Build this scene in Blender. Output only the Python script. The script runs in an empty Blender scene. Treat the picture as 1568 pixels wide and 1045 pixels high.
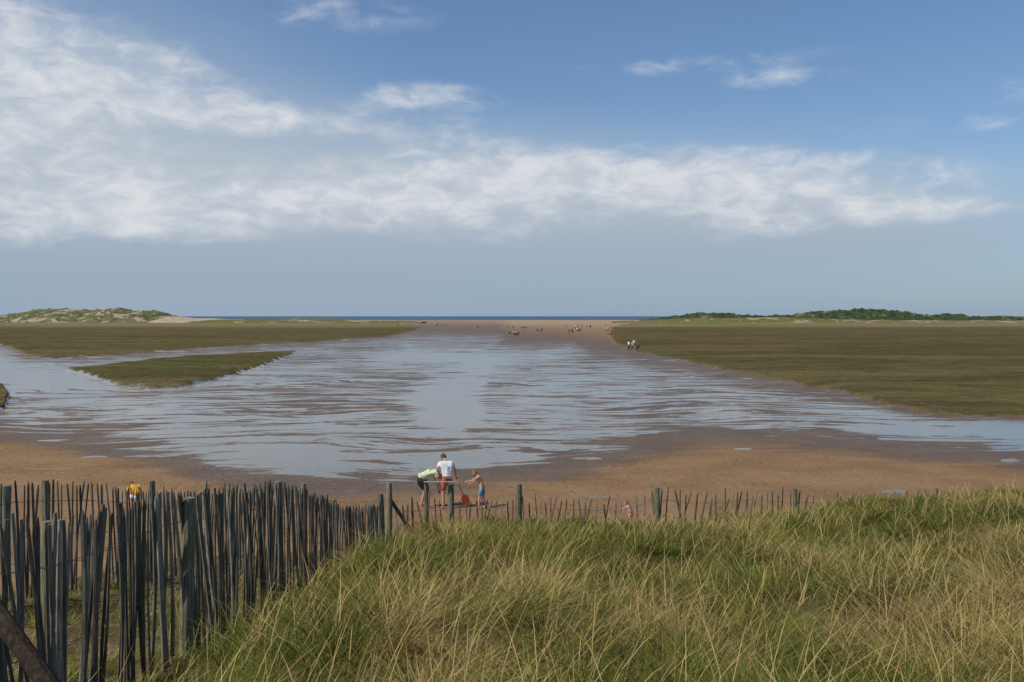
import bpy, bmesh, math, random
import numpy as np
from mathutils import Vector, Matrix
random.seed(7); R=np.random.RandomState(11)
scene=bpy.context.scene
scene.view_settings.view_transform='Standard'; scene.view_settings.look='None'; scene.view_settings.exposure=0
CH=6.0; F=1394.0; HX=784.0; HY=484.0
def W(px,py,z=0.0):
    Y=(CH-z)*F/(py-HY); return ((px-HX)/F*Y, Y, z)
def P(px,py,Y):
    return Vector(((px-HX)/F*Y, Y, CH-(py-HY)/F*Y))
# ---------- camera
cam=bpy.data.cameras.new("camera"); co=bpy.data.objects.new("camera",cam); scene.collection.objects.link(co)
co.location=(0,0,CH); co.rotation_euler=(math.radians(90-1.56),0,0); cam.lens=32; cam.sensor_width=36; cam.clip_end=80000; cam.clip_start=0.05
scene.camera=co
# ---------- numpy noise
_perm=R.rand(256,256)
def vnoise(x,y):
    xi=np.floor(x).astype(int); yi=np.floor(y).astype(int); fx=x-xi; fy=y-yi
    fx=fx*fx*(3-2*fx); fy=fy*fy*(3-2*fy)
    a=_perm[xi%256,yi%256]; b=_perm[(xi+1)%256,yi%256]; c=_perm[xi%256,(yi+1)%256]; d=_perm[(xi+1)%256,(yi+1)%256]
    return (a*(1-fx)+b*fx)*(1-fy)+(c*(1-fx)+d*fx)*fy
def fbm(x,y,o=4):
    s=0;a=.5;t=0
    for i in range(o):
        s=s+a*vnoise(x*2**i+17.3*i,y*2**i+5.1*i); t+=a; a*=.5
    return s/t
def sstep(a,b,x):
    t=np.clip((x-a)/(b-a),0,1); return t*t*(3-2*t)
def polysd(px,py,poly):
    p=np.array(poly,float); n=len(p); d=np.full(px.shape,1e9); ins=np.zeros(px.shape,bool)
    for i in range(n):
        a=p[i]; b=p[(i+1)%n]; e=b-a; wx=px-a[0]; wy=py-a[1]
        t=np.clip((wx*e[0]+wy*e[1])/max(e@e,1e-9),0,1)
        d=np.minimum(d,(wx-e[0]*t)**2+((wy-e[1]*t)*1.0)**2)
        if a[1]!=b[1]:
            c=((a[1]>py)!=(b[1]>py))&(px<(b[0]-a[0])*(py-a[1])/(b[1]-a[1])+a[0]); ins^=c
    return np.sqrt(d)*np.where(ins,1,-1)
# ---------- node helpers
class NT:
    def __init__(s,nt): s.nt=nt
    def n(s,t,**k):
        o=s.nt.nodes.new(t)
        for a,b in k.items(): setattr(o,a,b)
        return o
    def set(s,sock,v):
        if isinstance(v,bpy.types.NodeSocket): s.nt.links.new(v,sock)
        elif v is not None: sock.default_value=v
    def m(s,op,a,b=None,c=None,clamp=False):
        o=s.n('ShaderNodeMath',operation=op); o.use_clamp=clamp
        s.set(o.inputs[0],a); s.set(o.inputs[1],b); s.set(o.inputs[2],c); return o.outputs[0]
    def v(s,op,a,b=None):
        o=s.n('ShaderNodeVectorMath',operation=op); s.set(o.inputs[0],a); s.set(o.inputs[1],b)
        return o.outputs['Value'] if op=='LENGTH' else o.outputs[0]
    def mix(s,f,a,b,bt='MIX'):
        o=s.n('ShaderNodeMix',data_type='RGBA',blend_type=bt); s.set(o.inputs[0],f)
        for i,x in ((6,a),(7,b)):
            if isinstance(x,tuple) and len(x)==3: x=x+(1,)
            s.set(o.inputs[i],x)
        return o.outputs[2]
    def noise(s,vec,scale,detail=4,rough=.5,dist=0):
        o=s.n('ShaderNodeTexNoise'); s.set(o.inputs['Vector'],vec); o.inputs['Scale'].default_value=scale
        o.inputs['Detail'].default_value=detail; o.inputs['Roughness'].default_value=rough; o.inputs['Distortion'].default_value=dist
        return o.outputs[0]
    def ss(s,x,a,b,c=0.,d=1.):
        o=s.n('ShaderNodeMapRange',interpolation_type='SMOOTHSTEP'); s.set(o.inputs[0],x)
        for i,q in enumerate((a,b,c,d)): s.set(o.inputs[i+1],q)
        return o.outputs[0]
    def attr(s,name,out='Fac'):
        return s.n('ShaderNodeAttribute',attribute_name=name).outputs[out]
    def bump(s,h,strength,dist,normal=None):
        o=s.n('ShaderNodeBump'); o.inputs['Strength'].default_value=strength; o.inputs['Distance'].default_value=dist
        s.set(o.inputs['Height'],h); s.set(o.inputs['Normal'],normal); return o.outputs[0]
def newmat(name):
    m=bpy.data.materials.new(name); m.use_nodes=True; nt=m.node_tree; T=NT(nt)
    return m,T,nt.nodes['Principled BSDF']
def simplemat(name,col,rough=.85,var=.25,scale=30,spec=.3):
    m,T,b=newmat(name); pos=T.n('ShaderNodeTexCoord').outputs['Object']
    n=T.noise(pos,scale,3); c=T.mix(T.ss(n,.3,.7),tuple(x*(1-var) for x in col),tuple(min(1,x*(1+var)) for x in col))
    T.set(b.inputs['Base Color'],c); b.inputs['Roughness'].default_value=rough; b.inputs['Specular IOR Level'].default_value=spec
    return m
def mkobj(name,me,parent=None):
    o=bpy.data.objects.new(name,me); scene.collection.objects.link(o)
    if parent: o.parent=parent
    return o
def gridmesh(name,X,Y,Z,mat):
    nr,nc=X.shape; me=bpy.data.meshes.new(name)
    v=np.stack([X,Y,Z],-1).reshape(-1,3)
    i=np.arange(nr*nc).reshape(nr,nc)
    q=np.stack([i[:-1,:-1],i[:-1,1:],i[1:,1:],i[1:,:-1]],-1).reshape(-1,4)
    rawmesh(me,v,q.reshape(-1),np.full(len(q),4)); me.materials.append(mat)
    me.polygons.foreach_set('use_smooth',np.ones(len(q),bool)); return me
def rawmesh(me,v,loops,counts):
    me.vertices.add(len(v)); me.vertices.foreach_set('co',np.ascontiguousarray(v,dtype=np.float32).ravel())
    me.loops.add(len(loops)); me.loops.foreach_set('vertex_index',loops.astype(np.int32))
    me.polygons.add(len(counts)); st=np.concatenate([[0],np.cumsum(counts)[:-1]])
    me.polygons.foreach_set('loop_start',st.astype(np.int32)); me.polygons.foreach_set('loop_total',counts.astype(np.int32))
    me.update(calc_edges=True)
def addattr(me,name,arr):
    a=me.attributes.new(name,'FLOAT','POINT'); a.data.foreach_set('value',np.ascontiguousarray(arr,dtype=np.float32).ravel())

# ================= BEACH GROUND =================
def at_px(X,Y):
    Ys=np.maximum(Y,20.0); return X/Ys*F+HX, CH*F/Ys+HY
marshR=[(3000,488.6),(1100,488.6),(985,490),(940,500),(932,512),(942,526),(985,541),(1050,553),(1130,572),(1210,586),(1300,605),(1370,625),(1430,637),(1500,641),(1568,641),(3000,650)]
marshL=[(-2000,488.6),(350,489.5),(480,489.5),(600,494),(650,499),(635,506),(590,516),(450,525),(300,534),(200,542),(130,547),(70,549),(40,545),(15,532),(0,527),(-100,520),(-400,515),(-2000,512)]
island=[(100,566),(140,562),(230,552),(300,545),(455,538),(440,546),(400,560),(330,583),(270,596),(230,597),(180,590),(140,577)]
islet=[(-600,585),(-100,585),(0,590),(15,604),(8,625),(-20,640),(-600,650)]
wet=[(-2000,522),(-300,522),(0,528),(30,546),(110,551),(300,538),(590,519),(620,512),(760,514),(775,524),(860,527),(930,538),(985,543),(1130,575),(1300,608),(1430,640),(1568,643),(3000,655),(3000,740),(1568,702),(1500,688),(1400,688),(1250,672),(1100,664),(1000,672),(940,696),(850,717),(760,722),(700,735),(600,747),(520,748),(420,738),(330,728),(250,700),(150,680),(0,655),(-300,650),(-2000,650)]
deep=[[(-2000,521),(0,526),(30,546),(110,551),(300,538),(590,519),(650,513),(770,516),(760,523),(640,523),(560,528),(455,538),(300,546),(230,553),(110,564),(120,575),(180,594),(90,606),(30,598),(-50,575),(-2000,560)],
 [(740,541),(870,528),(890,540),(790,548),(760,562),(738,582),(726,604),(735,630),(712,672),(665,655),(605,612),(640,585),(690,562),(580,556),(560,545),(620,536)],
 [(585,742),(700,718),(840,708),(790,692),(720,700),(600,724)],
 [(320,704),(470,690),(555,712),(500,738),(420,726),(330,722)],
 [(1290,655),(1430,641),(1900,650),(1900,700),(1560,678),(1400,668)]]
mid=[[(40,600),(180,598),(300,610),(420,614),(380,632),(150,632),(20,622)],[(180,690),(420,700),(560,712),(450,735),(330,722)],[(760,545),(930,545),(1000,580),(1000,620),(800,640),(740,610)]]
pudd=[(1135,687,18,2.2),(140,701,26,2.4),(1365,752,22,3),(80,672,30,2.4),(1545,706,20,3),(900,700,34,3)]
vs=np.concatenate([np.arange(5.0,70,.35),np.arange(70,300,.9)])
Yr=np.concatenate([CH*F/vs, np.arange(27.5,-20,-1.5),np.array([-30,-60,-120,-250])])
s=np.concatenate([-np.linspace(1.5,.64,90)[:-1],np.linspace(-.64,.64,760),np.linspace(.64,1.5,90)[1:]])
YY=np.repeat(Yr[:,None],len(s),1); XX=s[None,:]*np.maximum(np.where(YY>0,YY,40),34)
px,py=at_px(XX,YY)
wob=(fbm(XX/12+40,YY/30+40,5)-.5)
wpx=px+wob*40; wpy=py+(fbm(XX/9+9,YY/26+3,5)-.5)*np.clip((py-HY)/7,1.5,22)
msd=np.maximum.reduce([polysd(px+wob*14,py+(wpy-py)*.35,p) for p in (marshR,marshL,island,islet)])
wsd=polysd(wpx,wpy,wet)
dsd=np.maximum.reduce([polysd(wpx,wpy,p) for p in deep]); isd=np.maximum.reduce([polysd(wpx,wpy,p) for p in mid])
psd=np.maximum.reduce([1-np.sqrt(((wpx-a)/c)**2+((wpy-b)/d)**2) for a,b,c,d in pudd])
patch=fbm(XX/16+80,YY/22+80,3)-.5
wetv=sstep(-10,34,wsd)*(.59+patch*.40)+sstep(-16,16,dsd)*.42*(wsd>-6)+sstep(-20,20,isd)*.13*(dsd<0)
near_t=sstep(650,745,py)
wetv=wetv-near_t*.08*(dsd<0)
bar=sstep(0,40,polysd(wpx,wpy,[(330,590),(520,560),(600,560),(640,620),(600,660),(300,680),(120,650),(250,630)]))
wetv-=bar*.08
wetv=np.maximum(wetv,sstep(-.1,.4,psd)*.7)
damp=sstep(-50,10,wsd)
marsh=sstep(-1.5,1.5,msd)
Z=(fbm(XX/9,YY/14,3)-.5)*.10*(1-np.clip(wetv,0,1))*np.clip(YY/40,.5,2)
Z+=marsh*(.16+.22*fbm(XX/1.6,YY/1.6,3)+(fbm(XX/20,YY/20,3)-.4)*.5*sstep(1,12,msd))
Z=np.where(YY>1450,Z-sstep(1450,1600,YY)*1.5,Z)
m,T,b=newmat("beach_ground_mat")
pos=T.n('ShaderNodeNewGeometry').outputs['Position']
sp=T.n('ShaderNodeSeparateXYZ'); T.set(sp.inputs[0],pos)
wv=T.attr('wetv'); mv=T.attr('msd'); dv=T.attr('damp')
def sc(x,y): return T.v('MULTIPLY',pos,(x,y,0))
warp=T.noise(sc(.05,.05),1,2)
wv3=T.n('ShaderNodeCombineXYZ'); T.set(wv3.inputs[1],T.m('MULTIPLY',T.m('SUBTRACT',warp,.5),16.0))
pw=T.v('ADD',pos,wv3.outputs[0])
r1=T.noise(T.v('MULTIPLY',pw,(.20,1.15,0)),1,4,.6,.45)
r2=T.noise(T.v('MULTIPLY',pw,(.06,.36,0)),1,4,.6,.3)
r3=T.noise(T.v('MULTIPLY',pw,(.9,3.8,0)),1,3,.6,.3)
rr=T.m('ADD',T.m('ADD',T.m('MULTIPLY',r1,.50),T.m('MULTIPLY',r2,.30)),T.m('MULTIPLY',r3,.20))
rc=T.ss(rr,.38,.62)
wf=T.ss(T.m('SUBTRACT',wv,rc),-.06,.06)
wetm=T.ss(T.m('SUBTRACT',dv,T.m('MULTIPLY',rc,.5)),.0,.6)
g1=T.noise(pos,.35,5,.6); g2=T.noise(sc(1,1),9,4,.7); g3=T.noise(sc(.09,.14),1,4,.6)
dry=T.mix(T.ss(g1,.3,.7),(.30,.182,.092),(.225,.134,.064))
dry=T.mix(T.m('MULTIPLY',T.ss(g3,.45,.62),.35),dry,(.19,.112,.056))
dry=T.mix(T.m('MULTIPLY',T.ss(g2,.5,.75),.45),dry,(.14,.084,.042))
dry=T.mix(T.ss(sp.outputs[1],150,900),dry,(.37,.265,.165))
wetc=T.mix(T.ss(g1,.3,.7),(.155,.096,.048),(.112,.071,.037))
sand=T.mix(wetm,dry,wetc)
sandr=T.m('SUBTRACT',.92,T.m('MULTIPLY',wetm,.45))
lum=T.noise(sc(1,1.4),2.2,5,.65); fp=T.n('ShaderNodeTexVoronoi'); T.set(fp.inputs['Vector'],sc(1,1)); fp.inputs['Scale'].default_value=2.3
hh=T.m('ADD',T.m('MULTIPLY',lum,.9),T.m('MULTIPLY',T.ss(fp.outputs['Distance'],0,.35),.45))
bs=T.bump(hh,.9,.12)
bs=T.bump(rr,.5,.25,bs)
T.set(b.inputs['Specular IOR Level'],T.m('ADD',.12,T.m('MULTIPLY',wetm,.20)))
T.set(b.inputs['Base Color'],sand); T.set(b.inputs['Roughness'],sandr); T.set(b.inputs['Normal'],bs)
wb=T.n('ShaderNodeBsdfPrincipled'); wb.inputs['Base Color'].default_value=(.14,.128,.10,1); wb.inputs['Roughness'].default_value=.09; wb.inputs['IOR'].default_value=1.38
wn=T.noise(sc(1.2,2.6),2.0,2,.6); T.set(wb.inputs['Normal'],T.bump(wn,.35,.03))
ms1=T.n('ShaderNodeMixShader'); T.set(ms1.inputs[0],wf); T.set(ms1.inputs[1],b.outputs[0]); T.set(ms1.inputs[2],wb.outputs[0])
# marsh
mb=T.n('ShaderNodeBsdfPrincipled'); mb.inputs['Roughness'].default_value=.95; mb.inputs['Specular IOR Level'].default_value=.05
k1=T.noise(sc(.010,.028),1,5,.62,.8); k2=T.noise(sc(.12,.35),1,5,.68,.4); k3=T.noise(sc(.9,1.2),1,4,.7); k4=T.noise(sc(.018,.09),1,5,.7,.5)
mc=T.mix(T.ss(k1,.42,.58),(.094,.084,.024),(.138,.098,.040))
mc=T.mix(T.ss(k2,.42,.66),mc,(.060,.053,.019))
mc=T.mix(T.m('MULTIPLY',T.ss(k4,.50,.60),.6),mc,(.155,.132,.046))
mc=T.mix(T.m('MULTIPLY',T.ss(k4,.44,.36),.7),mc,(.075,.050,.024))
mc=T.mix(T.m('MULTIPLY',T.ss(k3,.52,.7),.6),mc,(.20,.155,.065))
mc=T.mix(T.m('MULTIPLY',T.ss(k2,.60,.70),.8),mc,(.17,.11,.055))
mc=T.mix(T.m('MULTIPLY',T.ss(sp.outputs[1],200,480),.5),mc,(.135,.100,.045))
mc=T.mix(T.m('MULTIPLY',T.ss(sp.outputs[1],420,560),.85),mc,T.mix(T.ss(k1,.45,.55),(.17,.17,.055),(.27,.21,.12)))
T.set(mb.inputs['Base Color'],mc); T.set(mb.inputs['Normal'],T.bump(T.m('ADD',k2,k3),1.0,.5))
en=T.noise(sc(.8,.5),1,5,.7)
mf=T.ss(T.m('ADD',mv,T.m('MULTIPLY',T.m('SUBTRACT',en,.5),9.0)),-.4,.6)
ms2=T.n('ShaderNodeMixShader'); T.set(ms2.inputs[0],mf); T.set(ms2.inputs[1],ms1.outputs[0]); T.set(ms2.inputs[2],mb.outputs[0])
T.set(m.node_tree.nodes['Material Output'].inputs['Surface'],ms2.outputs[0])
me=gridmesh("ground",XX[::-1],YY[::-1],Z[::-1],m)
addattr(me,'wetv',wetv[::-1]); addattr(me,'msd',np.clip(msd,-20,20)[::-1]); addattr(me,'damp',damp[::-1])
mkobj("beach_ground",me)
# ================= SEA =================
m,T,b=newmat("sea_mat"); pos=T.n('ShaderNodeNewGeometry').outputs['Position']
n=T.noise(T.v('MULTIPLY',pos,(.004,.02,0)),1,5,.6); T.set(b.inputs['Base Color'],T.mix(T.ss(n,.35,.65),(.06,.115,.175),(.09,.155,.22)))
b.inputs['Roughness'].default_value=.8; b.inputs['Specular IOR Level'].default_value=.08
T.set(b.inputs['Normal'],T.bump(T.noise(T.v('MULTIPLY',pos,(.1,.3,0)),1,4),1,1.0))
ys=np.array([1500,1900,2600,4000,8000,20000,60000.]); xs=np.linspace(-1,1,9)
YS=np.repeat(ys[:,None],9,1); XS=xs[None,:]*np.maximum(YS*1.6,5000)
mkobj("sea",gridmesh("sea",XS,YS,np.zeros_like(YS)-.25,m))
# ================= FAR DUNES =================
def hill(name,ctrl,Yc,depth,matc,nz,seed):
    p=np.array(ctrl,float); pxs=np.arange(p[0,0],p[-1,0],1.6); top=np.interp(pxs,p[:,0],p[:,1])
    zt=CH+(HY-top)/F*Yc; zt=np.maximum(zt,.2)
    t=np.linspace(-1,1,41); X=np.repeat(((pxs-HX)/F*Yc)[None,:],41,0); Yv=Yc+t[:,None]*depth+0*X
    prof=np.clip(1-np.abs(t)**1.6,0,1)[:,None]
    ridge=fbm(X/30+seed,Yv/24+seed,4)
    Zv=zt[None,:]*prof*(.72+.55*ridge)+ (fbm(X/5+seed,Yv/5,3)-.5)*nz*np.minimum(prof*2,1)*np.clip(zt[None,:]/6,0,1)-.3
    return mkobj(name,gridmesh(name,X,Yv,Zv,matc))
def hillmat(name,g1,g2,sandc,thr):  # dune colours passed in carry a slight cool tint standing in for distance haze
    m,T,b=newmat(name); pos=T.n('ShaderNodeNewGeometry').outputs['Position']
    a=T.noise(T.v('MULTIPLY',pos,(.06,.05,.14)),1,5,.7,.4); c=T.noise(T.v('MULTIPLY',pos,(.25,.2,.4)),1,5,.7)
    g=T.mix(T.ss(c,.38,.62),g1,g2); col=T.mix(T.ss(a,thr-.03,thr+.03),g,sandc)
    T.set(b.inputs['Base Color'],col); b.inputs['Roughness'].default_value=.95; b.inputs['Specular IOR Level'].default_value=.05
    T.set(b.inputs['Normal'],T.bump(c,1,3)); return m
hml=hillmat("dune_left_mat",(.10,.115,.045),(.23,.205,.10),(.46,.38,.26),.54)
hmr=hillmat("dune_right_mat",(.034,.054,.028),(.085,.105,.045),(.24,.23,.10),.60)
hmg=hillmat("dune_low_mat",(.12,.14,.045),(.22,.20,.08),(.44,.35,.22),.56)
hms=hillmat("dune_sand_mat",(.52,.41,.28),(.44,.35,.23),(.5,.42,.3),.5)
hill("dune_hill",[(-1300,478),(-300,478),(0,482),(20,478),(40,475.5),(75,474),(110,472.5),(150,474),(180,471.5),(205,474.5),(235,473.5),(250,478),(266,484),(290,487),(320,491)],880,60,hml,3.5,3)
hill("dune_hill",[(235,490),(258,484.5),(275,484),(300,486.5),(340,487.5),(362,488.5),(370,491)],800,14,hms,.6,5)
hill("dune_hill",[(300,491),(350,488),(400,486.5),(470,487.5),(520,488.5),(600,490.5),(650,492)],790,40,hmg,.8,8)
hill("dune_hill",[(965,491.5),(985,489),(1020,484.5),(1060,481),(1110,479.5),(1160,481.5),(1200,482),(1235,477),(1262,474),(1300,472.5),(1350,475),(1400,478.5),(1425,482),(1445,480),(1475,483),(1500,485),(1530,483),(1568,486),(1800,484),(2800,480)],930,45,hmr,5,21)
hill("dune_hill",[(940,492),(985,489),(1050,486.5),(1130,485.5),(1200,485),(1260,487.5),(1350,489),(1568,490),(2800,489)],850,30,hmg,.8,31)

# ================= NEAR DUNE =================
FF=[(-110,800,4.3),(-40,800,4.7),(40,800,5.2),(90,795,5.6),(140,786,6.1),(200,768,6.9),(250,752,7.6),(300,750,8.3),(350,747,9.7),(400,744,11.3),(440,742,12.8),(470,750,14.2),(510,770,15.8),(545,784,17.3),(582,772,19.2)]
FFw=[P(*q) for q in FF]
def fence_x(y):
    return np.interp(y,[p.y for p in FFw],[p.x for p in FFw])
def hdune(x,y):
    z=4.32-.182*np.maximum(y-3.6,0)
    z+= .42*sstep(1.5,7,x)*sstep(4,18,y)+.40*sstep(7,13,x)*sstep(4,18,y)
    fx=x-fence_x(y)
    z+= -.60*sstep(1.7,-.2,fx)*sstep(3,5,y)
    z+= (fbm(x/2.0+3,y/2.0+8,4)-.5)*.66*sstep(-.3,1.6,fx) + (fbm(x/.55,y/.55,3)-.5)*.14
    z+= -.18*sstep(12,19,y)
    edge=21.6+1.2*(fbm(x/3+50,y*0+2,3)-.5)*2+.06*np.maximum(x,0)
    f=sstep(0,4.2,y-edge); z=z*(1-f)-.45*f
    f2=sstep(-7,-13,x)*sstep(4,12,y); z=z*(1-f2)-.45*f2
    return z
xs=np.arange(-20,30.01,.12); ys=np.arange(-6,29,.12)
Xd,Yd=np.meshgrid(xs,ys); Zd=hdune(Xd,Yd)
m,T,b=newmat("dune_ground_mat"); pos=T.n('ShaderNodeNewGeometry').outputs['Position']
a=T.noise(pos,1.1,4,.6); c=T.noise(pos,14,3,.7)
col=T.mix(T.ss(a,.4,.62),(.085,.068,.025),(.20,.145,.07)); col=T.mix(T.m('MULTIPLY',T.ss(c,.45,.65),.6),col,(.06,.046,.02))
T.set(b.inputs['Base Color'],col); b.inputs['Roughness'].default_value=.95; b.inputs['Specular IOR Level'].default_value=.1
T.set(b.inputs['Normal'],T.bump(T.m('ADD',a,c),.8,.05))
mkobj("sand_dune",gridmesh("sand_dune",Xd,Yd,Zd,m))
# ---------- grass
def blades(base,L,az,lean,curve,width,col,face):
    N=len(L); t=np.array([0,.36,.72,1.0])
    d=np.stack([np.cos(az),np.sin(az)],-1)
    wv=np.stack([np.cos(face),np.sin(face),0*face],-1)
    V=np.zeros((N,7,3)); C=np.zeros((N,7,4)); C[...,3]=1
    for i,tt in enumerate(t):
        h=L*(lean*tt+curve*tt*tt); zz=L*(tt*np.sqrt(np.maximum(1-lean**2,.1))-.55*curve*tt*tt)
        p=base+np.stack([d[:,0]*h,d[:,1]*h,zz],-1)
        w=width*(1-.35*tt)
        if i<3:
            V[:,2*i]=p-wv*w[:,None]*.5; V[:,2*i+1]=p+wv*w[:,None]*.5; C[:,2*i,:3]=col; C[:,2*i+1,:3]=col
        else: V[:,6]=p; C[:,6,:3]=col
    return V,C
def grassmesh(name,parts,mat):
    V=np.concatenate([p[0] for p in parts]); C=np.concatenate([p[1] for p in parts]); N=len(V)
    o=(np.arange(N)*7)[:,None]; lp=np.array([0,1,3,2, 2,3,5,4, 4,5,6])[None,:]+o
    me=bpy.data.meshes.new(name); rawmesh(me,V.reshape(-1,3),lp.ravel(),np.tile([4,4,3],N))
    a=me.attributes.new('bcol','FLOAT_COLOR','POINT'); a.data.foreach_set('color',C.astype(np.float32).ravel())
    me.materials.append(mat); return mkobj(name,me)
gm,T,b=newmat("marram_grass_mat")
T.set(b.inputs['Base Color'],T.attr('bcol','Color')); b.inputs['Roughness'].default_value=.65; b.inputs['Specular IOR Level'].default_value=.08
tr=T.n('ShaderNodeBsdfTranslucent'); T.set(tr.inputs[0],T.attr('bcol','Color'))
mx=T.n('ShaderNodeMixShader'); mx.inputs[0].default_value=.2; T.set(mx.inputs[1],b.outputs[0]); T.set(mx.inputs[2],tr.outputs[0])
T.set(gm.node_tree.nodes['Material Output'].inputs['Surface'],mx.outputs[0])
def ok(x,y,pl=.5):
    left=x<fence_x(y)-.10
    keep=~left | (R.rand(len(x))<pl)
    return keep & (y<23.2+.06*np.maximum(x,0))
def nearf(x,y):
    f=x-fence_x(y)
    return np.where(f<0,.50,.42+.58*sstep(.1,1.3,f))
GREEN=np.array([.122,.162,.022]); OLIVE=np.array([.205,.190,.036]); STRAW=np.array([.47,.345,.135]); DARK=np.array([.055,.078,.014]); TAN=np.array([.33,.20,.08])
def dryness(x,y):
    g=fbm(x/1.9+5,y/2.3+9,3); g2=fbm(x/.6+15,y/.6+2,3)
    return np.clip(.09+.40*sstep(9.5,4,y)+(g-.5)*2.6+(g2-.5)*1.3,.02,.95)
def colours(x,y,n):
    dry=dryness(x,y)
    r=R.rand(n); base=np.where((r<dry)[:,None],STRAW,np.where((r<dry+(1-dry)*.45)[:,None],OLIVE,GREEN))
    r2=R.rand(n); base=np.where((r2<.12)[:,None],DARK,base); base=np.where((r2>.93)[:,None],TAN,base)
    return base*(.7+.6*R.rand(n))[:,None]
N=230000; y=R.uniform(1.8,24.5,N); u=R.uniform(-.75,.75,N); x=u*np.maximum(y,3)
k=ok(x,y)
bare=fbm(x/1.5+70,y/1.5+30,3)
k&=~((bare>.63)&(R.rand(N)<.75))
x,y=x[k],y[k]; n=len(x); hv=.45+1.1*fbm(x/.8+1,y/.8+4,3)
L=R.uniform(.07,.22,n)*hv*1.1*nearf(x,y); az=R.uniform(0,2*np.pi,n); az=np.where(R.rand(n)<.3,R.normal(.2,.6,n),az)
base=np.stack([x,y,hdune(x,y)-.02],-1)
parts=[blades(base,L,az,R.uniform(.05,.8,n),R.uniform(.05,.7,n),(.0026+.00034*y)*R.uniform(.7,1.3,n),colours(x,y,n),R.uniform(-.9,.9,n))]
K=1000; ty=R.uniform(2.8,23.5,K); tx=R.uniform(-.75,.75,K)*np.maximum(ty,3); kk=ok(tx,ty)
tx,ty=tx[kk],ty[kk]
tx=np.append(tx,[3.15,2.9,2.1,4.2,3.3]); ty=np.append(ty,[6.2,6.6,5.6,7.4,5.0]); K=len(tx)
M=200; rad=R.uniform(.05,.30,K)*(1+.02*ty); rad[-5:]=.34; hs=R.uniform(.16,.54,K)*np.where(ty<5,.70,1)*nearf(tx,ty); hs[-5:]=.50
dr_=dryness(tx,ty)+R.normal(0,.28,K)
tcol=np.where((dr_>.62)[:,None],STRAW*.9,np.where((dr_>.38)[:,None],OLIVE,np.where((dr_>.10)[:,None],GREEN,DARK*1.2)))*R.uniform(.65,1.3,K)[:,None]
i=np.repeat(np.arange(K),M); n=len(i); ang=R.uniform(0,2*np.pi,n); rr_=np.sqrt(R.rand(n))*rad[i]
x=tx[i]+np.cos(ang)*rr_; y=ty[i]+np.sin(ang)*rr_
wind=R.normal(.15,.45,K)[i]; windy=R.normal(-.1,.35,K)[i]
out=rr_/rad[i]; dx=np.cos(ang)*out+wind; dy=np.sin(ang)*out+windy; az=np.arctan2(dy,dx)+R.normal(0,.35,n)
L=hs[i]*R.uniform(.45,1.25,n)
c=tcol[i]*.74+colours(x,y,n)*.26
c=np.where((R.rand(n)<.10)[:,None],STRAW*1.05,c)*R.uniform(.7,1.25,n)[:,None]
base=np.stack([x,y,hdune(x,y)-.03],-1)
parts.append(blades(base,L,az,np.clip(.12+.55*out+R.normal(0,.12,n),.02,.9),R.uniform(.15,.9,n),(.0028+.00034*y)*R.uniform(.6,1.3,n),c,R.uniform(-1,1,n)))
N=6500; y=R.uniform(2.6,23,N); x=R.uniform(-.75,.75,N)*y; k=ok(x,y); x,y=x[k],y[k]; n=len(x)
parts.append(blades(np.stack([x,y,hdune(x,y)],-1),R.uniform(.3,.58,n)*nearf(x,y),R.normal(.2,1.2,n),R.uniform(.05,.5,n),R.uniform(.1,.5,n),(.003+.0003*y),STRAW*R.uniform(.9,1.4,n)[:,None],R.uniform(-.7,.7,n)))
grassmesh("marram_grass",parts,gm)

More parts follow.
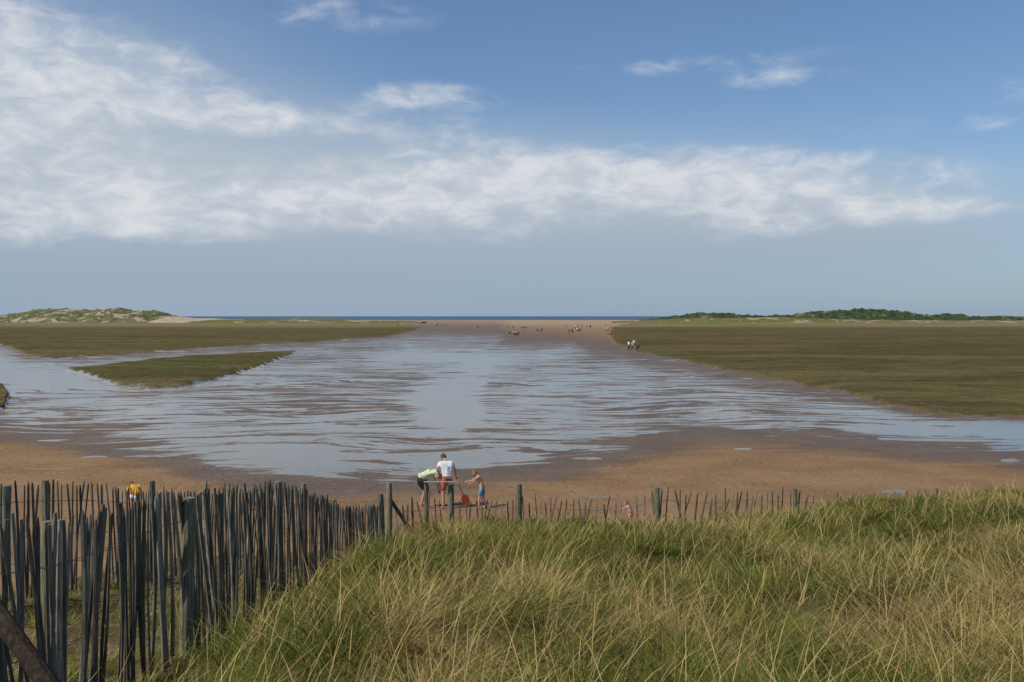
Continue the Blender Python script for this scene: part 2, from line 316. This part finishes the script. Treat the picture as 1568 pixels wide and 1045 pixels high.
# ================= FENCES =================
wm,T,b=newmat("weathered_paling_mat"); pos=T.n('ShaderNodeTexCoord').outputs['Object']
n1=T.noise(T.v('MULTIPLY',pos,(1,1,.08)),60,4,.7); n2=T.noise(pos,3,4,.6)
col=T.mix(T.ss(n1,.35,.65),T.mix(.6,T.attr('pc','Color'),(0,0,0)),T.attr('pc','Color')); col=T.mix(T.m('MULTIPLY',T.ss(n2,.5,.7),.35),col,(.11,.11,.055))
T.set(b.inputs['Base Color'],col); b.inputs['Roughness'].default_value=.9; b.inputs['Specular IOR Level'].default_value=.08; T.set(b.inputs['Normal'],T.bump(n1,.7,.006))
wire=simplemat("fence_wire_mat",(.12,.11,.10),.6,.3,50)
def arclen(pts):
    d=[0]
    for a,b in zip(pts,pts[1:]): d.append(d[-1]+math.hypot(b.x-a.x,b.y-a.y))
    return d
class MB:
    def __init__(s): s.v=[];s.f=[];s.c=[];s.m=[]
    def tube(s,pts,rads,seg,col,mi=0,irr=0.0,flat=1.0,rot=0.0,dirx=None):
        o=len(s.v); jit=[1+random.uniform(-irr,irr) for _ in range(seg)]
        for k,(p,r) in enumerate(zip(pts,rads)):
            a=(pts[min(k+1,len(pts)-1)]-pts[max(k-1,0)]).normalized()
            ux=dirx if dirx is not None else Vector((1,0,0)) if abs(a.x)<.9 else Vector((0,1,0))
            vx=(ux-a*ux.dot(a)).normalized(); vy=a.cross(vx)
            for q in range(seg):
                t=2*math.pi*q/seg+rot; w=r*jit[q]
                s.v.append(p+vx*math.cos(t)*w+vy*math.sin(t)*w*flat); s.c.append(col)
        for k in range(len(pts)-1):
            for q in range(seg):
                s.f.append((o+k*seg+q,o+k*seg+(q+1)%seg,o+(k+1)*seg+(q+1)%seg,o+(k+1)*seg+q)); s.m.append(mi)
        s.f.append(tuple(o+(len(pts)-1)*seg+q for q in range(seg))); s.m.append(mi)
        s.f.append(tuple(o+q for q in reversed(range(seg)))); s.m.append(mi)
    def build(s,name,mats,smooth=False):
        me=bpy.data.meshes.new(name); me.from_pydata([tuple(v) for v in s.v],[],s.f)
        a=me.attributes.new('pc','FLOAT_COLOR','POINT'); a.data.foreach_set('color',np.array([list(c)+[1] for c in s.c],np.float32).ravel())
        me.polygons.foreach_set('material_index',np.array(s.m,np.int32))
        for m_ in mats: me.materials.append(m_)
        return mkobj(name,me)
def wood():
    g=random.choice([random.uniform(.11,.20),random.uniform(.11,.20),random.uniform(.20,.42)]); w=random.uniform(0.1,.9)
    return (g*(1.05+w*.28),g,g*(.86-w*.25))
def picket(mb,p_top,h,wd,lx,ly,dirx):
    base=p_top-Vector((lx,ly,1))*h
    n=4; pts=[];rads=[]; bend=Vector((random.uniform(-.014,.014),random.uniform(-.014,.014),0))
    for k in range(n+1):
        t=k/n*.955; pts.append(base.lerp(p_top,t)+bend*math.sin(t*math.pi)*2); rads.append(wd*(1.05-.18*t)*random.uniform(.92,1.08))
    pts.append(p_top); rads.append(wd*random.choice([.25,.3,.55,.6]))
    mb.tube(pts,rads,6,wood(),0,.22,random.uniform(.4,.65),rot=random.uniform(-.4,.4),dirx=dirx)
def fence(name,ctrl,spacing,h,postlist,wd=.02,wires=(.2,.62),gap=0.0,lean=.05,topj=.03):
    mb=MB(); d=arclen(ctrl); tot=d[-1]
    def at(s_):
        s_=min(max(s_,0),tot)
        for k in range(len(d)-1):
            if s_<=d[k+1]:
                t=(s_-d[k])/(d[k+1]-d[k]); return ctrl[k].lerp(ctrl[k+1],t),(ctrl[k+1]-ctrl[k]).normalized()
    s_=0; grp=0
    while s_<tot:
        p,dr=at(s_); grp=.93*grp+random.gauss(0,lean*.35)
        lx=grp+random.gauss(0,lean*.6); ly=random.gauss(0,lean*.6)
        if random.random()>gap:
            dh=Vector((dr.x,dr.y,0)).normalized()
            picket(mb,p+Vector((0,0,random.gauss(0,topj))),h+.15,wd*random.uniform(.7,1.35),lx*dh.x+ly*dh.y,lx*dh.y-ly*dh.x,dh)
        s_+=spacing*random.uniform(.7,1.35)
    for wz in wires:
        for off in (-.016,.016):
            pts=[]; s_=0
            while s_<=tot:
                p,dr=at(s_); nn=Vector((-dr.y,dr.x,0)).normalized()
                pts.append(p+Vector((0,0,-wz+random.uniform(-.012,.012)))+nn*(off*(1 if int(s_/.11)%2 else -1)+.0)); s_+=.22
            mb.tube(pts,[.0024]*len(pts),4,(.1,.1,.1),1)
    for (p,hh,r,lxx) in postlist:
        g=random.uniform(.2,.3); pts=[p-Vector((lxx,0,1))*hh*(1-k/5) for k in range(6)]
        mb.tube(pts,[r*1.08]*5+[r*.92],10,(g*1.1,g,g*.66),0,.08)
    return mb
posts=[(P(275,765,7.9)+Vector((.05,.05,0)),1.7,.055,.03),(P(425,738,12.3),1.6,.05,.0),(P(463,741,14.0),1.6,.045,.02),(P(510,766,16),1.3,.045,-.02),(P(595,740,20),1.6,.065,.0),(P(581,757,19.4),1.4,.07,-.03),(P(66,800,5.5),1.8,.03,.02)]
mb=fence("f",FFw,.068,1.45,posts,.0245,(.28,.80),.045,.065)
a=P(598,768,20.1); mb.tube([a,a+Vector((.42,.25,-.75))],[.045,.045],8,(.2,.16,.12),0,.05)
a=P(-150,745,3.7); g_=Vector((-1.06,2.85,4.25))
mb.tube([a.lerp(g_,t) for t in (0,.25,.5,.75,1)],[.034,.036,.034,.037,.037],12,(.06,.045,.03),0,.06)
mb.tube([a+Vector((-.03,.05,.15)),a+Vector((-.03,.05,-1.5))],[.06,.06],12,(.09,.08,.07),0,.05)
mb.build("picket_fence",[wm,wire])
BF=[P(-260,745,9.0),P(-100,742,10.2),P(0,742,11.2),P(60,738,11.9),P(160,742,13.2),P(230,752,14.6),P(330,758,16.6),P(430,766,18.8),P(520,775,20.3),P(588,772,20.8)]
posts=[(P(5,745,11.3),1.4,.045,0),(P(66,736,12),1.4,.05,0),(P(230,737,14.7),1.6,.05,0),(P(-140,738,9.9),1.5,.05,0),(P(355,748,17),1.5,.05,0)]
fence("f",BF,.088,1.3,posts,.021,(.25,.7),.05,.05).build("picket_fence",[wm,wire])
RF=[P(604,772,20.4),P(650,768,20.6),P(700,768,20.8),P(800,764,21),P(900,768,21.3),P(950,770,21.5),P(1005,752,21.2),P(1080,758,21.6),P(1160,752,21.8),P(1215,757,22),P(1330,757,22.4),P(1437,754,22.8),P(1560,760,23.5),P(1750,770,24.5)]
posts=[(P(795,742,21),1.6,.07,.01),(P(1007,747,21.2),1.5,.065,.0),(P(1220,749,22),1.3,.05,0),(P(1436,748,22.8),1.3,.05,0),(P(690,742,20.9),1.5,.07,0),(P(652,742,20.8),1.5,.05,0)]
mb=fence("f",RF,.125,1.2,posts,.019,(.22,.6),.10,.13,.07)
a=P(648,739,20.75); c_=P(700,739,20.8); mb.tube([a,c_],[.05,.05],8,(.40,.38,.34),0,.04,.35)
mb.build("picket_fence",[wm,wire])

# ================= PEOPLE =================
def skinmesh(verts,edges,rad,roots):
    me=bpy.data.meshes.new("tmp"); me.from_pydata([tuple(v) for v in verts],edges,[])
    o=bpy.data.objects.new("tmp",me); scene.collection.objects.link(o)
    o.modifiers.new("s",'SKIN'); sb=o.modifiers.new("u",'SUBSURF'); sb.levels=1; sb.render_levels=1
    for k,r in enumerate(rad):
        sv=me.skin_vertices[0].data[k]; sv.radius=(r,r) if not isinstance(r,tuple) else r; sv.use_root=(k in roots)
    dg=bpy.context.evaluated_depsgraph_get(); dg.update(); out=bpy.data.meshes.new_from_object(o.evaluated_get(dg))
    bpy.data.objects.remove(o); return out
pm={}
def pmat(name,col,rough=.8):
    if name not in pm: pm[name]=simplemat(name,col,rough,.12,25)
    return pm[name]
SK=("skin_mat",(.50,.29,.20))
def headmesh(bm,c,fwd,up,sc_,mi_skin,mi_hair,mi_dark,longhair=False):
    side=fwd.cross(up).normalized(); M=Matrix((side,fwd,up)).transposed().to_4x4(); M.translation=c
    def add(fn,mi):
        b2=bmesh.new(); fn(b2)
        for v in b2.verts: v.co=v.co*sc_
        b2.transform(M); t=bpy.data.meshes.new("t"); b2.to_mesh(t); b2.free()
        k=len(bm.faces); bm.from_mesh(t); bm.faces.ensure_lookup_table()
        for f in bm.faces[k:]: f.material_index=mi; f.smooth=True
    def skull(b2):
        bmesh.ops.create_uvsphere(b2,u_segments=20,v_segments=14,radius=1)
        for v in b2.verts:
            x,y,z=v.co; w=1-.22*max(0,-z)*1.2
            nx=x*.075*w; ny=y*.095*(w if y<0 else (1-.05*max(0,-z))); nz=z*.118
            if y>.85 and abs(x)<.25 and -.3<z<.1: ny+=.018
            if y>.8 and abs(x)<.5 and z<-.6: ny+=.01
            if y>.6 and .25<abs(x)<.55 and .0<z<.3: ny-=.008
            v.co=(nx,ny,nz)
    add(skull,mi_skin)
    def hair(b2):
        bmesh.ops.create_uvsphere(b2,u_segments=20,v_segments=14,radius=1)
        dl=[v for v in b2.verts if (v.co.y>.25 and v.co.z<.42) or v.co.z<(-.9 if longhair else -.45)]
        bmesh.ops.delete(b2,geom=dl,context='VERTS')
        for v in b2.verts: x,y,z=v.co; j=1+.04*math.sin(x*19+z*13); v.co=(x*.083*j,y*.103*j-.004,z*.127*j)
    add(hair,mi_hair)
    for sx in (-1,1):
        def ear(b2,sx=sx):
            bmesh.ops.create_uvsphere(b2,u_segments=8,v_segments=6,radius=1)
            for v in b2.verts: v.co=Vector((v.co.x*.008+sx*.076,v.co.y*.018,v.co.z*.03-.005))
        add(ear,mi_skin)
        def eye(b2,sx=sx):
            bmesh.ops.create_uvsphere(b2,u_segments=8,v_segments=6,radius=.009)
            for v in b2.verts: v.co+=Vector((sx*.03,.083,.012))
        add(eye,mi_dark)
    def mouth(b2):
        bmesh.ops.create_uvsphere(b2,u_segments=8,v_segments=6,radius=1)
        for v in b2.verts: v.co=Vector((v.co.x*.024,v.co.y*.006+.087,v.co.z*.006-.058))
    add(mouth,mi_dark)
def person_mesh(J,S,shirt,bottom,hair,long_bottom=False,long_sleeve=False,bare=False,skin=SK[1],longhair=False,fingers=True,headdir=None):
    J={k:Vector(v) for k,v in J.items()}
    mats=[pmat("skin_mat_%s"%str(skin),skin,.6),pmat("hair_%s"%str(hair),hair),pmat("cloth_%s"%str(shirt),shirt),pmat("cloth_%s"%str(bottom),bottom),pmat("eye_lip_dark",(.05,.03,.03))]
    bm=bmesh.new()
    def put(me,mi):
        k=len(bm.faces); bm.from_mesh(me); bm.faces.ensure_lookup_table()
        for f in bm.faces[k:]: f.material_index=mi; f.smooth=True
    names=['pel','spi','che','nec','hdb','shL','elL','wrL','paL','shR','elR','wrR','paR','hiL','knL','anL','toL','hiR','knR','anR','toR']
    J['paL']=J['wrL']+(J['wrL']-J['elL']).normalized()*.085; J['paR']=J['wrR']+(J['wrR']-J['elR']).normalized()*.085
    V=[J[n_] for n_ in names]; ix={n_:k for k,n_ in enumerate(names)}
    E=[('pel','spi'),('spi','che'),('che','nec'),('nec','hdb'),('che','shL'),('shL','elL'),('elL','wrL'),('wrL','paL'),('che','shR'),('shR','elR'),('elR','wrR'),('wrR','paR'),('pel','hiL'),('hiL','knL'),('knL','anL'),('anL','toL'),('pel','hiR'),('hiR','knR'),('knR','anR'),('anR','toR')]
    rd=dict(pel=.115,spi=.105,che=.12,nec=.058,hdb=.052,shL=.055,elL=.038,wrL=.026,paL=.030,hiL=.085,knL=.055,anL=.038,toL=.035)
    if not bare: rd.update(pel=.085,spi=.07,che=.075,shL=.048,hiL=.075)
    rads=[rd.get(n_) or rd[n_[:2]+'L'] for n_ in names]
    put(skinmesh(V,[(ix[a],ix[c]) for a,c in E],rads,{0}),0)
    if fingers:
        fv=[];fe=[];fr=[];roots=set()
        for sd in 'LR':
            wr,pa=J['wr'+sd],J['pa'+sd]; d=(pa-wr).normalized(); sx=d.cross(Vector((1,0,0)) if abs(d.x)<.8 else Vector((0,1,0))).normalized(); cu=d.cross(sx)
            for q,(off,ln) in enumerate([(-.030,.068),(-.010,.080),(.010,.075),(.028,.058)]):
                o=len(fv); roots.add(o); b0=pa+sx*off*.8-d*.02
                fv+= [b0,b0+d*.03+sx*off*.2,b0+d*(.03+ln*.5)+cu*.012,b0+d*(.03+ln*.85)+cu*.035]; fr+=[.010,.010,.009,.0075]; fe+=[(o,o+1),(o+1,o+2),(o+2,o+3)]
            o=len(fv); roots.add(o); b0=wr+d*.04-sx*.02; fv+=[b0,b0-sx*.03+d*.02,b0-sx*.045+d*.05+cu*.015]; fr+=[.012,.011,.009]; fe+=[(o,o+1),(o+1,o+2)]
        put(skinmesh(fv,fe,fr,roots),0)
    if not bare:
        V=[J['pel'].lerp(J['spi'],-.25),J['pel'].lerp(J['spi'],.35),J['spi'],J['che'],J['che'].lerp(J['nec'],.62)]; E=[(0,1),(1,2),(2,3),(3,4)]; r=[.158,.150,.145,.150,.092]
        for sd in 'LR':
            o=len(V); sh,el,wr=J['sh'+sd],J['el'+sd],J['wr'+sd]
            V+=[sh,sh.lerp(el,.55)]; E+=[(3,o),(o,o+1)]; r+=[.080,.068]
            if long_sleeve: V+=[el,el.lerp(wr,.9)]; E+=[(o+1,o+2),(o+2,o+3)]; r+=[.055,.042]
        put(skinmesh(V,E,r,{2}),2)
    V=[J['pel'].lerp(J['spi'],.35),J['pel']]; E=[(0,1)]; r=[.132,.142]
    for sd in 'LR':
        o=len(V); hi,kn,an=J['hi'+sd],J['kn'+sd],J['an'+sd]
        V+=[hi,hi.lerp(kn,.45),hi.lerp(kn,.85)]; E+=[(1,o),(o,o+1),(o+1,o+2)]; r+=[.108,.098,.09]
        if long_bottom: V+=[kn.lerp(an,.5),kn.lerp(an,.92)]; E+=[(o+2,o+3),(o+3,o+4)]; r+=[.068,.058]
    put(skinmesh(V,E,r,{1}),3)
    up=(J['hdb']-J['nec']).normalized(); fwd=Vector(headdir or (0,1,0)); fwd=(fwd-up*fwd.dot(up)).normalized()
    headmesh(bm,J['hdb']+up*.085+fwd*.018,fwd,up,1.02 if S>.85 else 1.0/S*.86,0,1,4,longhair)
    zmin=min(v.co.z for v in bm.verts)
    for v in bm.verts: v.co=(v.co-Vector((0,0,zmin)))*S
    me=bpy.data.meshes.new("person"); bm.to_mesh(me); bm.free()
    for q in mats: me.materials.append(q)
    return me
ST=dict(pel=(0,0,.96),spi=(0,.0,1.14),che=(0,0,1.34),nec=(0,0,1.49),hdb=(0,.02,1.55),shL=(-.19,0,1.42),elL=(-.25,-.02,1.13),wrL=(-.25,.08,.89),shR=(.19,0,1.42),elR=(.25,-.02,1.13),wrR=(.25,.08,.89),
 hiL=(-.095,0,.90),knL=(-.11,.02,.50),anL=(-.12,0,.09),toL=(-.14,.15,.035),hiR=(.095,0,.90),knR=(.11,.02,.50),anR=(.12,0,.09),toR=(.14,.15,.035))
def place(name,me,x,y,z,heading):
    o=mkobj(name,me); o.location=(x,y,z); o.rotation_euler=(0,0,math.radians(heading)); return o
A=dict(ST); A.update(che=(0,.09,1.33),nec=(0,.15,1.47),hdb=(0,.22,1.52),spi=(0,.03,1.14),shL=(-.19,.10,1.40),shR=(.19,.10,1.40),elL=(-.24,.22,1.15),wrL=(-.16,.42,1.02),elR=(.33,.14,1.14),wrR=(.40,.28,.93),knR=(.13,.05,.50),anR=(.17,-.05,.09),toR=(.2,.1,.035))
me=person_mesh(A,1.03,(.78,.78,.78),(.50,.10,.04),(.10,.05,.025),headdir=(0,.8,-.6))
x,y,z=W(684,780); place("standing_man",me,x,y,-.02,25); mx_,my_=x,y
B=dict(ST); B.update(pel=(0,-.18,.92),spi=(0,-.02,1.02),che=(0,.20,1.10),nec=(0,.35,1.08),hdb=(0,.42,1.03),shL=(-.18,.27,1.08),shR=(.18,.27,1.08),elL=(-.2,.36,.80),wrL=(-.14,.42,.54),elR=(.2,.32,.80),wrR=(.13,.44,.56),hiL=(-.1,-.17,.87),hiR=(.1,-.17,.87),knL=(-.12,-.02,.50),knR=(.12,.06,.49),anL=(-.13,-.12,.09),anR=(.13,.02,.09),toL=(-.14,.03,.035),toR=(.14,.17,.035))
me=person_mesh(B,1.04,(.62,.68,.42),(.02,.02,.025),(.12,.07,.03),headdir=(0,.3,-1),long_bottom=False)
x,y,z=W(652,778); place("bending_man",me,x,y,-.02,-70)
C=dict(ST); C.update(spi=(0,.05,1.14),che=(0,.14,1.33),nec=(0,.21,1.46),hdb=(0,.26,1.51),shL=(-.17,.15,1.40),shR=(.17,.15,1.40),elL=(-.2,.38,1.27),wrL=(-.14,.60,1.20),elR=(.22,.34,1.20),wrR=(.14,.54,1.08),knL=(-.11,.10,.5),anL=(-.12,.12,.09),toL=(-.13,.27,.035),anR=(.12,-.14,.09),toR=(.13,.0,.035),knR=(.11,-.04,.5))
me=person_mesh(C,.72,(.5,.3,.2),(.10,.28,.42),(.22,.12,.05),bare=True,headdir=(0,.9,-.4),skin=(.58,.33,.22))
x,y,z=W(738,779); place("boy",me,x,y,-.02,80)
me=person_mesh(C,.44,(.62,.38,.34),(.6,.25,.28),(.2,.12,.06),headdir=(0,1,-.2),skin=(.58,.33,.25))
x,y,z=W(967,806); place("child",me,x,y,-.05,60)
D=dict(ST); D.update(pel=(0,-.15,.50),spi=(0,-.05,.66),che=(0,.12,.80),nec=(0,.24,.88),hdb=(0,.31,.90),shL=(-.17,.18,.84),shR=(.17,.18,.84),elL=(-.22,.34,.62),wrL=(-.12,.46,.42),elR=(.22,.34,.62),wrR=(.12,.48,.42),hiL=(-.1,-.13,.46),hiR=(.1,-.13,.46),knL=(-.15,.26,.50),knR=(.15,.26,.50),anL=(-.13,.02,.09),anR=(.13,.02,.09),toL=(-.14,.17,.035),toR=(.14,.17,.035))
me=person_mesh(D,.82,(.80,.42,.03),(.7,.7,.7),(.15,.09,.04),long_sleeve=True,headdir=(0,.5,-.8))
x,y,z=W(206,780); place("crouching_child",me,x,y,0,50)
sm=pmat("spade_red",(.75,.13,.03),.4); mb=MB()
hx,hy=mx_+.265,my_+.475
top=Vector((hx,hy,.87)); bl=Vector((hx+.24,hy-.16,.34)); dd=(bl-top).normalized()
mb.tube([top,bl],[.016,.016],8,(.1,.1,.1))
mb.tube([top+Vector((-.07,0,0)),top+Vector((.07,0,0))],[.017,.017],8,(.1,.1,.1))
mb.tube([bl-dd*.02,bl+dd*.04,bl+dd*.22,bl+dd*.31],[.04,.12,.12,.055],10,(.1,.1,.1),0,0,.15)
mb.build("beach_spade",[sm])
WK=dict(ST); WK.update(knL=(-.1,.16,.52),anL=(-.1,.26,.10),toL=(-.11,.41,.06),knR=(.1,-.06,.5),anR=(.1,-.28,.13),toR=(.1,-.15,.04),wrL=(-.24,-.14,.92),wrR=(.24,.22,.95))
pal=[((.78,.78,.78),(.03,.035,.06)),((.05,.05,.07),(.12,.10,.08)),((.08,.12,.28),(.04,.04,.05)),((.45,.06,.05),(.05,.05,.08)),((.75,.72,.62),(.10,.09,.08)),((.03,.03,.04),(.03,.03,.04)),((.12,.12,.16),(.06,.10,.25)),((.10,.22,.18),(.05,.05,.07))]
var=[]
for k,(a,c) in enumerate(pal):
    var.append(person_mesh([ST,WK,B][k%3] if k!=5 else B,1.0,a,c,(.08,.05,.03),long_bottom=(k%2==0),fingers=(k<3),headdir=(0,1,-.2)))
def far(px_,py_,k,s_=1.0,h=None):
    x,y,z=W(px_,py_); o=place("person",var[k],x,y,-.03,random.uniform(0,360) if h is None else h); o.scale=(s_,)*3
far(963,536,0,1,-60); far(969,537,4,1,30); far(975,538,2,1,90); far(979,536,5,.8,-90); far(971,533,0,1,0)
random.seed(5)
for cx_,cy_,n_,sx_,sy_ in [(787,515,7,7,1.5),(825,508,5,6,1.5),(880,510,9,9,2),(932,507,6,8,2),(670,499,7,14,1.5),(800,503,11,22,2),(900,502,11,35,1.5),(740,501,8,20,1.5),(960,499,4,10,1),(610,500,3,8,1)]:
    for q in range(n_):
        far(cx_+random.uniform(-sx_,sx_),cy_+random.uniform(-sy_,sy_),random.choice([0,1,2,3,5,6,7,1,5,2,5]),random.choice([1,1,1.05,.75]))

# ================= LIGHT + SKY =================
EL=math.radians(48); AZ=math.radians(-118)
S_=Vector((math.sin(AZ)*math.cos(EL),math.cos(AZ)*math.cos(EL),math.sin(EL)))
sl=bpy.data.lights.new("sun",'SUN'); sl.energy=3.6; sl.angle=math.radians(.5); sl.color=(1,.93,.82)
so=bpy.data.objects.new("sun",sl); scene.collection.objects.link(so); so.rotation_euler=S_.to_track_quat('Z','Y').to_euler(); so.location=(-30,0,50)
w=bpy.data.worlds.new("World"); scene.world=w; w.use_nodes=True; T=NT(w.node_tree); bg=w.node_tree.nodes['Background']
try: w.cycles.sampling_method='MANUAL'; w.cycles.sample_map_resolution=256
except Exception: pass
sky=T.n('ShaderNodeTexSky',sky_type='NISHITA'); sky.sun_disc=False; sky.sun_elevation=EL; sky.sun_rotation=AZ; sky.air_density=1.0; sky.dust_density=.6; sky.ozone_density=1.5
dirv=T.n('ShaderNodeTexCoord').outputs['Generated']; sp=T.n('ShaderNodeSeparateXYZ'); T.set(sp.inputs[0],dirv)
az=T.m('ARCTAN2',sp.outputs[0],sp.outputs[1]); el=T.m('ARCSINE',sp.outputs[2])
cv=T.n('ShaderNodeCombineXYZ'); T.set(cv.inputs[0],az); T.set(cv.inputs[1],el); cv=cv.outputs[0]
def ell(px_,py_,rx,ry,wt):
    a=math.atan((px_-HX)/F); e=math.atan((HY-py_)/F*math.cos(a))
    d=T.v('LENGTH',T.v('MULTIPLY',T.v('SUBTRACT',cv,(a,e,0)),(F/rx,F/ry,0)))
    return T.ss(d,1.0,.0,0.0,wt)
def addl(l):
    o=l[0]
    for q in l[1:]: o=T.m('ADD',o,q)
    return o
nz1=T.noise(T.v('MULTIPLY',cv,(6,17,0)),1,7,.60,.35)
nz2=T.noise(T.v('MULTIPLY',cv,(22,50,0)),1,5,.6,.5)
nz3=T.noise(T.v('MULTIPLY',cv,(2.2,9,0)),1,5,.55,.3)
puff=addl([ell(40,120,300,150,.80),ell(250,150,360,64,.45),ell(400,185,260,34,.50),ell(650,150,190,36,.48),ell(20,30,150,60,.4),ell(240,85,120,40,.42),
 ell(500,25,300,50,.28),ell(330,315,440,70,.95),ell(700,300,400,100,.80),ell(900,262,400,60,.85),ell(1170,290,430,76,.90),ell(80,345,280,54,.6),ell(1410,322,190,32,.68),ell(1500,320,80,20,.45),
 ell(1120,352,170,44,.5),ell(1060,100,340,24,.30),ell(1380,185,140,34,.40),ell(1510,188,90,24,.40),ell(1200,122,150,22,.42),ell(80,240,340,90,.5),ell(1540,140,80,36,.34),ell(620,200,280,44,.38)])
pv=T.m('ADD',puff,T.m('ADD',T.m('MULTIPLY',T.m('SUBTRACT',nz1,.5),2.0),T.m('MULTIPLY',T.m('SUBTRACT',nz2,.5),1.1)))
pf=T.m('MULTIPLY',T.ss(pv,.0,1.2),T.ss(puff,0,.3))
veil=addl([ell(200,360,950,290,1.1),ell(780,350,900,210,1.1),ell(1250,350,600,140,.85),ell(60,200,600,300,.75)])
vf=T.m('MULTIPLY',T.m('MULTIPLY',veil,T.ss(nz3,.2,.7,.6,1.0)),.88,clamp=True)
base=T.mix(1.0,sky.outputs[0],(.78,.94,1.10),'MULTIPLY')
hz=T.m('POWER',2.718,T.m('MULTIPLY',T.m('MAXIMUM',el,0),-9.0))
base=T.mix(T.m('MULTIPLY',hz,.85),base,(2.75,3.75,5.0))
c1=T.mix(vf,base,T.mix(T.ss(el,.02,.16),(3.2,4.05,5.1),(4.4,5.1,5.9)))
c2=T.mix(T.m('MULTIPLY',pf,.92),c1,T.mix(T.ss(nz2,.3,.7),(5.3,5.8,6.5),(7.2,7.4,7.7)))
T.set(bg.inputs[0],c2); bg.inputs[1].default_value=.1
